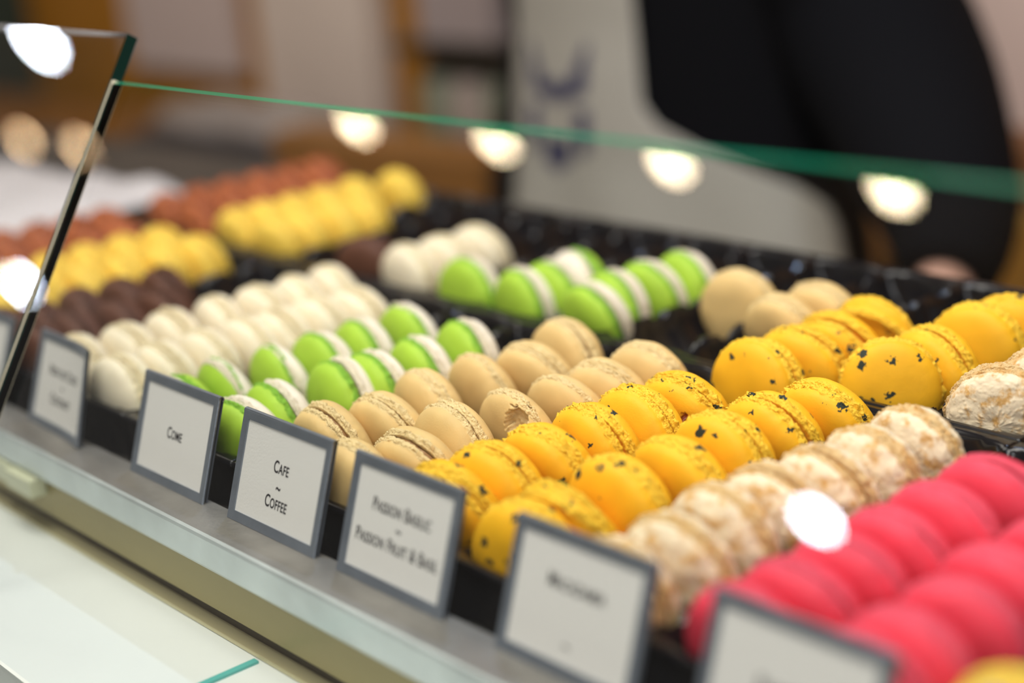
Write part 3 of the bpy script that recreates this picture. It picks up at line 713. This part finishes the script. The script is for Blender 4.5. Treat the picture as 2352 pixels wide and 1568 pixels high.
me.materials.append(skin); body = bpy.data.objects.new('body', me); COL.objects.link(body)
md = body.modifiers.new('skin', 'SKIN'); body.modifiers.new('sub', 'SUBSURF').levels = 2; body.modifiers['sub'].render_levels = 2
for i, (_, _, _, r) in enumerate(sk):
    me.skin_vertices[0].data[i].radius = (r, r * .9); me.skin_vertices[0].data[i].use_root = (i == 0)
body.parent = P; body.matrix_parent_inverse = Matrix.Translation(-Vector((PX, PY, -1.0)))
dg = bpy.context.evaluated_depsgraph_get(); dg.update()
me2 = bpy.data.meshes.new_from_object(body.evaluated_get(dg)); body.modifiers.clear(); body.data = me2
# fingers and thumbs joined to the body mesh
bm = bmesh.new(); bm.from_mesh(me2)
def hand(c, fwd, side, down):
    c = Vector(c); f = Vector(fwd).normalized(); s = Vector(side).normalized(); d = Vector(down).normalized()
    for i, (o_, ln) in enumerate(((-.027, .072), (-.009, .080), (.009, .075), (.026, .060))):
        p0 = c + s * o_ + f * .012; p1 = p0 + f * ln * .45 + d * .006; p2 = p1 + f * ln * .3 + d * ln * .22; p3 = p2 + f * ln * .12 + d * ln * .25
        tube(bm, smoothpts([p0, p1, p2, p3], 3), [.0098 - .0003 * k for k in range(10)], 8)
    p0 = c - s * .024 - f * .018; p1 = p0 - s * .022 + f * .02 + d * .008; p2 = p1 + f * .028 + d * .010 - s * .004
    tube(bm, smoothpts([p0, p1, p2], 3), [.0115, .011, .0108, .0104, .010, .0095, .008], 8)
hand(W(.478, -.235, -.124), (.02, -1, -.25), (-1, 0, 0), (0, -.2, -1)); hand(W(-.24, -.036, -.235), (0, -.05, -1), (0, -1, 0), (1, 0, -.2))
# face: nose, ears
loft(bm, [ell(W(0, y_, z_), a_, b_, 12) for z_, y_, a_, b_ in [(.556, -.088, .006, .008), (.560, -.092, .013, .012), (.567, -.094, .013, .014), (.580, -.092, .009, .011), (.600, -.088, .007, .007), (.612, -.082, .005, .004)]])
for sx in (-1, 1): tube(bm, [W(.082 * sx, 0, .615), W(.090 * sx, .004, .60), W(.086 * sx, .002, .575), W(.078 * sx, 0, .56)], [.006, .010, .009, .005], 8)
bm.to_mesh(me2); bm.free()
for p in me2.polygons: p.use_smooth = True
for sx in (-1, 1):
    bm = bmesh.new(); bmesh.ops.create_uvsphere(bm, u_segments=14, v_segments=10, radius=.012, matrix=Matrix.Translation(W(.031 * sx, -.0705, .603)) @ Matrix.Diagonal((1, 1, .62, 1)))
    ey = ppart('eye', bm, mat('eye_white', (.6, .57, .53), .3))
    bm = bmesh.new(); bmesh.ops.create_uvsphere(bm, u_segments=12, v_segments=8, radius=.0055, matrix=Matrix.Translation(W(.031 * sx, -.0795, .603)) @ Matrix.Diagonal((1, .7, 1, 1))); ppart('iris', bm, mat('dark_iris', (.03, .015, .01), .2), ey)
    bm = bmesh.new(); tube(bm, [W(.017 * sx, -.084, .622), W(.030 * sx, -.085, .626), W(.045 * sx, -.077, .622)], [.002, .003, .0015], 8); ppart('eyebrow', bm, mat('dark_hair', (.03, .018, .012), .5))
bm = bmesh.new(); tube(bm, [W(-.020, -.070, .536), W(-.008, -.078, .538), W(.008, -.078, .538), W(.020, -.070, .536)], [.002, .0045, .0045, .002], 8); ppart('mouth', bm, mat('lips', (.45, .14, .12), .4))
bm = bmesh.new(); bmesh.ops.create_icosphere(bm, subdivisions=4, radius=.098, matrix=Matrix.Translation(W(0, .018, .632)))
for v in bm.verts:
    if v.co.y < PY - .06 and v.co.z < .65: v.co.y = PY - .055
    if v.co.z < .53: v.co.z = .53
ppart('hair', bm, mat('dark_hair', (.03, .018, .012), .5))
# shirt: torso and sleeves
bm = bmesh.new()
T_ = [(-.19, .235, .14), (-.05, .215, .132), (.08, .19, .125), (.20, .180, .128), (.30, .188, .122), (.37, .165, .10), (.41, .10, .075), (.43, .068, .062)]
loft(bm, [ell(W(0, .0, z), rx, ry, 40) for z, rx, ry in T_])
tube(bm, smoothpts([W(.14, .01, .365), W(.152, .012, .31), W(.172, .02, .19), W(.22, .035, .08), W(.325, -.03, .005), W(.43, -.125, -.06), W(.458, -.17, -.098)], 4),
     [.075, .08, .084, .086, .088, .09, .091, .092, .093, .094, .095, .096, .096, .094, .093, .088, .082, .076, .070, .064, .058, .052, .047, .043, .040], 20)
tube(bm, smoothpts([W(-.14, .01, .365), W(-.19, .015, .28), W(-.222, .025, .15), W(-.226, .03, .06), W(-.235, .0, -.05), W(-.24, -.025, -.15)], 4),
     [.065 - .0012 * k for k in range(21)], 20)
ppart('shirt', bm, cloth)
bm = bmesh.new()
loft(bm, [ell(W(0, 0, z), rx, ry, 32) for z, rx, ry in [(-.26, .17, .13), (-.2, .185, .138), (-.12, .18, .13), (-.06, .17, .122)]])
for sx in (-1, 1): loft(bm, [ell(W(.09 * sx, .0 + o_, z), r, r, 20) for z, r, o_ in [(-.955, .062, .02), (-.80, .066, .02), (-.6, .075, .01), (-.5, .080, 0), (-.3, .098, 0), (-.16, .10, 0)]])
ppart('trousers', bm, cloth)
for sx in (-1, 1):
    bm = bmesh.new(); loft(bm, [ell(W(.10 * sx, -.045, z), rx, ry, 24) for z, rx, ry in [(-1.0, .046, .135), (-.985, .048, .137), (-.96, .046, .12), (-.93, .04, .08), (-.91, .038, .05)]]); ppart('shoe', bm, cloth)
# apron: bib that widens into a wrap-round skirt
def apx(phi, z):
    # interpolate torso ellipse
    zz = max(min(z, .41), -.19)
    for (z0, a0, b0), (z1, a1, b1) in zip(T_, T_[1:]):
        if z0 <= zz <= z1: t = (zz - z0) / (z1 - z0); rx = a0 + (a1 - a0) * t; ry = b0 + (b1 - b0) * t; break
    fl_ = .012 + max(0, -.05 - z) * .10
    wv = .004 * math.sin(phi * 9 + z * 7) * max(0, min(1, (.1 - z) * 4))
    return W(math.sin(phi) * (rx + fl_ + wv), -math.cos(phi) * (ry + fl_ + wv), z)
bm = bmesh.new(); g = []
NZ, NP = 46, 40
APC = -.12   # bib centre turned a little to the wearer's right
def edge(z, side):
    t = max(0, min(1, (.012 - z) / .12)); t = t * t * (3 - 2 * t)
    return (.50 + t * (1.0 if side > 0 else -.10))
for j in range(NZ):
    z = .33 - (.33 + .62) * j / (NZ - 1)
    a, b = APC - edge(z, -1), APC + edge(z, 1)
    g.append([bm.verts.new(apx(a + (b - a) * i / (NP - 1), z)) for i in range(NP)])
fc = [bm.faces.new((g[j][i], g[j + 1][i], g[j + 1][i + 1], g[j][i + 1])) for j in range(NZ - 1) for i in range(NP - 1)]
bmesh.ops.recalc_face_normals(bm, faces=bm.faces)
ap = ppart('apron', bm, apr); sm = ap.modifiers.new('thick', 'SOLIDIFY'); sm.thickness = .002
# crown-like emblem with small letters under it, printed on the bib
bm = bmesh.new()
def patch(poly, zc, pc, s):
    def P2(u, v):
        z = zc + v * s; phi = pc + u * s / .16; p = Vector(apx(phi, z)); return p + Vector((math.sin(phi), -math.cos(phi), 0)) * .0026
    def inside(u, v):
        c = False
        for (a, b), (a2, b2) in zip(poly, poly[1:] + poly[:1]):
            if (b > v) != (b2 > v) and u < (a2 - a) * (v - b) / (b2 - b) + a: c = not c
        return c
    st = .07; vv = {}
    for i in range(-16, 16):
        for j in range(-36, 18):
            if inside((i + .5) * st, (j + .5) * st):
                q = []
                for k in ((i, j), (i + 1, j), (i + 1, j + 1), (i, j + 1)):
                    if k not in vv: vv[k] = bm.verts.new(P2(k[0] * st, k[1] * st))
                    q.append(vv[k])
                bm.faces.new(q)
LZ, LP = .034, -.165
for poly in ([(-1, 1), (-.72, .55), (-.45, .0), (-.25, -.2), (-.55, -.45), (-.85, -.3)], [(1, 1), (.85, -.3), (.55, -.45), (.25, -.2), (.45, .0), (.72, .55)], [(-.5, -.42), (0, .05), (.5, -.42), (0, -.62)],
             [(-.9, -.72), (-.55, -.72), (-.55, -1.9), (-.9, -1.7)], [(.55, -.72), (.9, -.72), (.9, -1.7), (.55, -1.9)], [(-.35, -1.5), (.35, -1.5), (.35, -2.1), (0, -2.3), (-.35, -2.1)]):
    patch(poly, LZ, LP, .042)
ppart('emblem', bm, navy, ap, False)
bm = bmesh.new()
for s_ in (-1, 1):
    tube(bm, smoothpts([apx(APC + s_ * .46, .325), W(s_ * .11, -.09, .37), W(s_ * .075, -.03, .42), W(s_ * .05, .06, .44)], 4), [.007] * 13, 8)
ppart('neck_strap', bm, apr, ap)
# pieces at the right edge, standing on the back counter
thing1('gold_tin', -.50, -.36, 1.12, 1.22, -.2698, -.165, mat('gold_tin_metal', (.55, .34, .07), .35, .3), 'gold tin on the back counter at the right edge of the photo', 'tin', .006)
thing1('brown_box', -.56, -.30, 1.26, 1.34, -.2698, -.10, mat('brown_card', (.22, .09, .03), .6), 'brown box behind the gold tin at the right edge of the photo', 'box', .004)
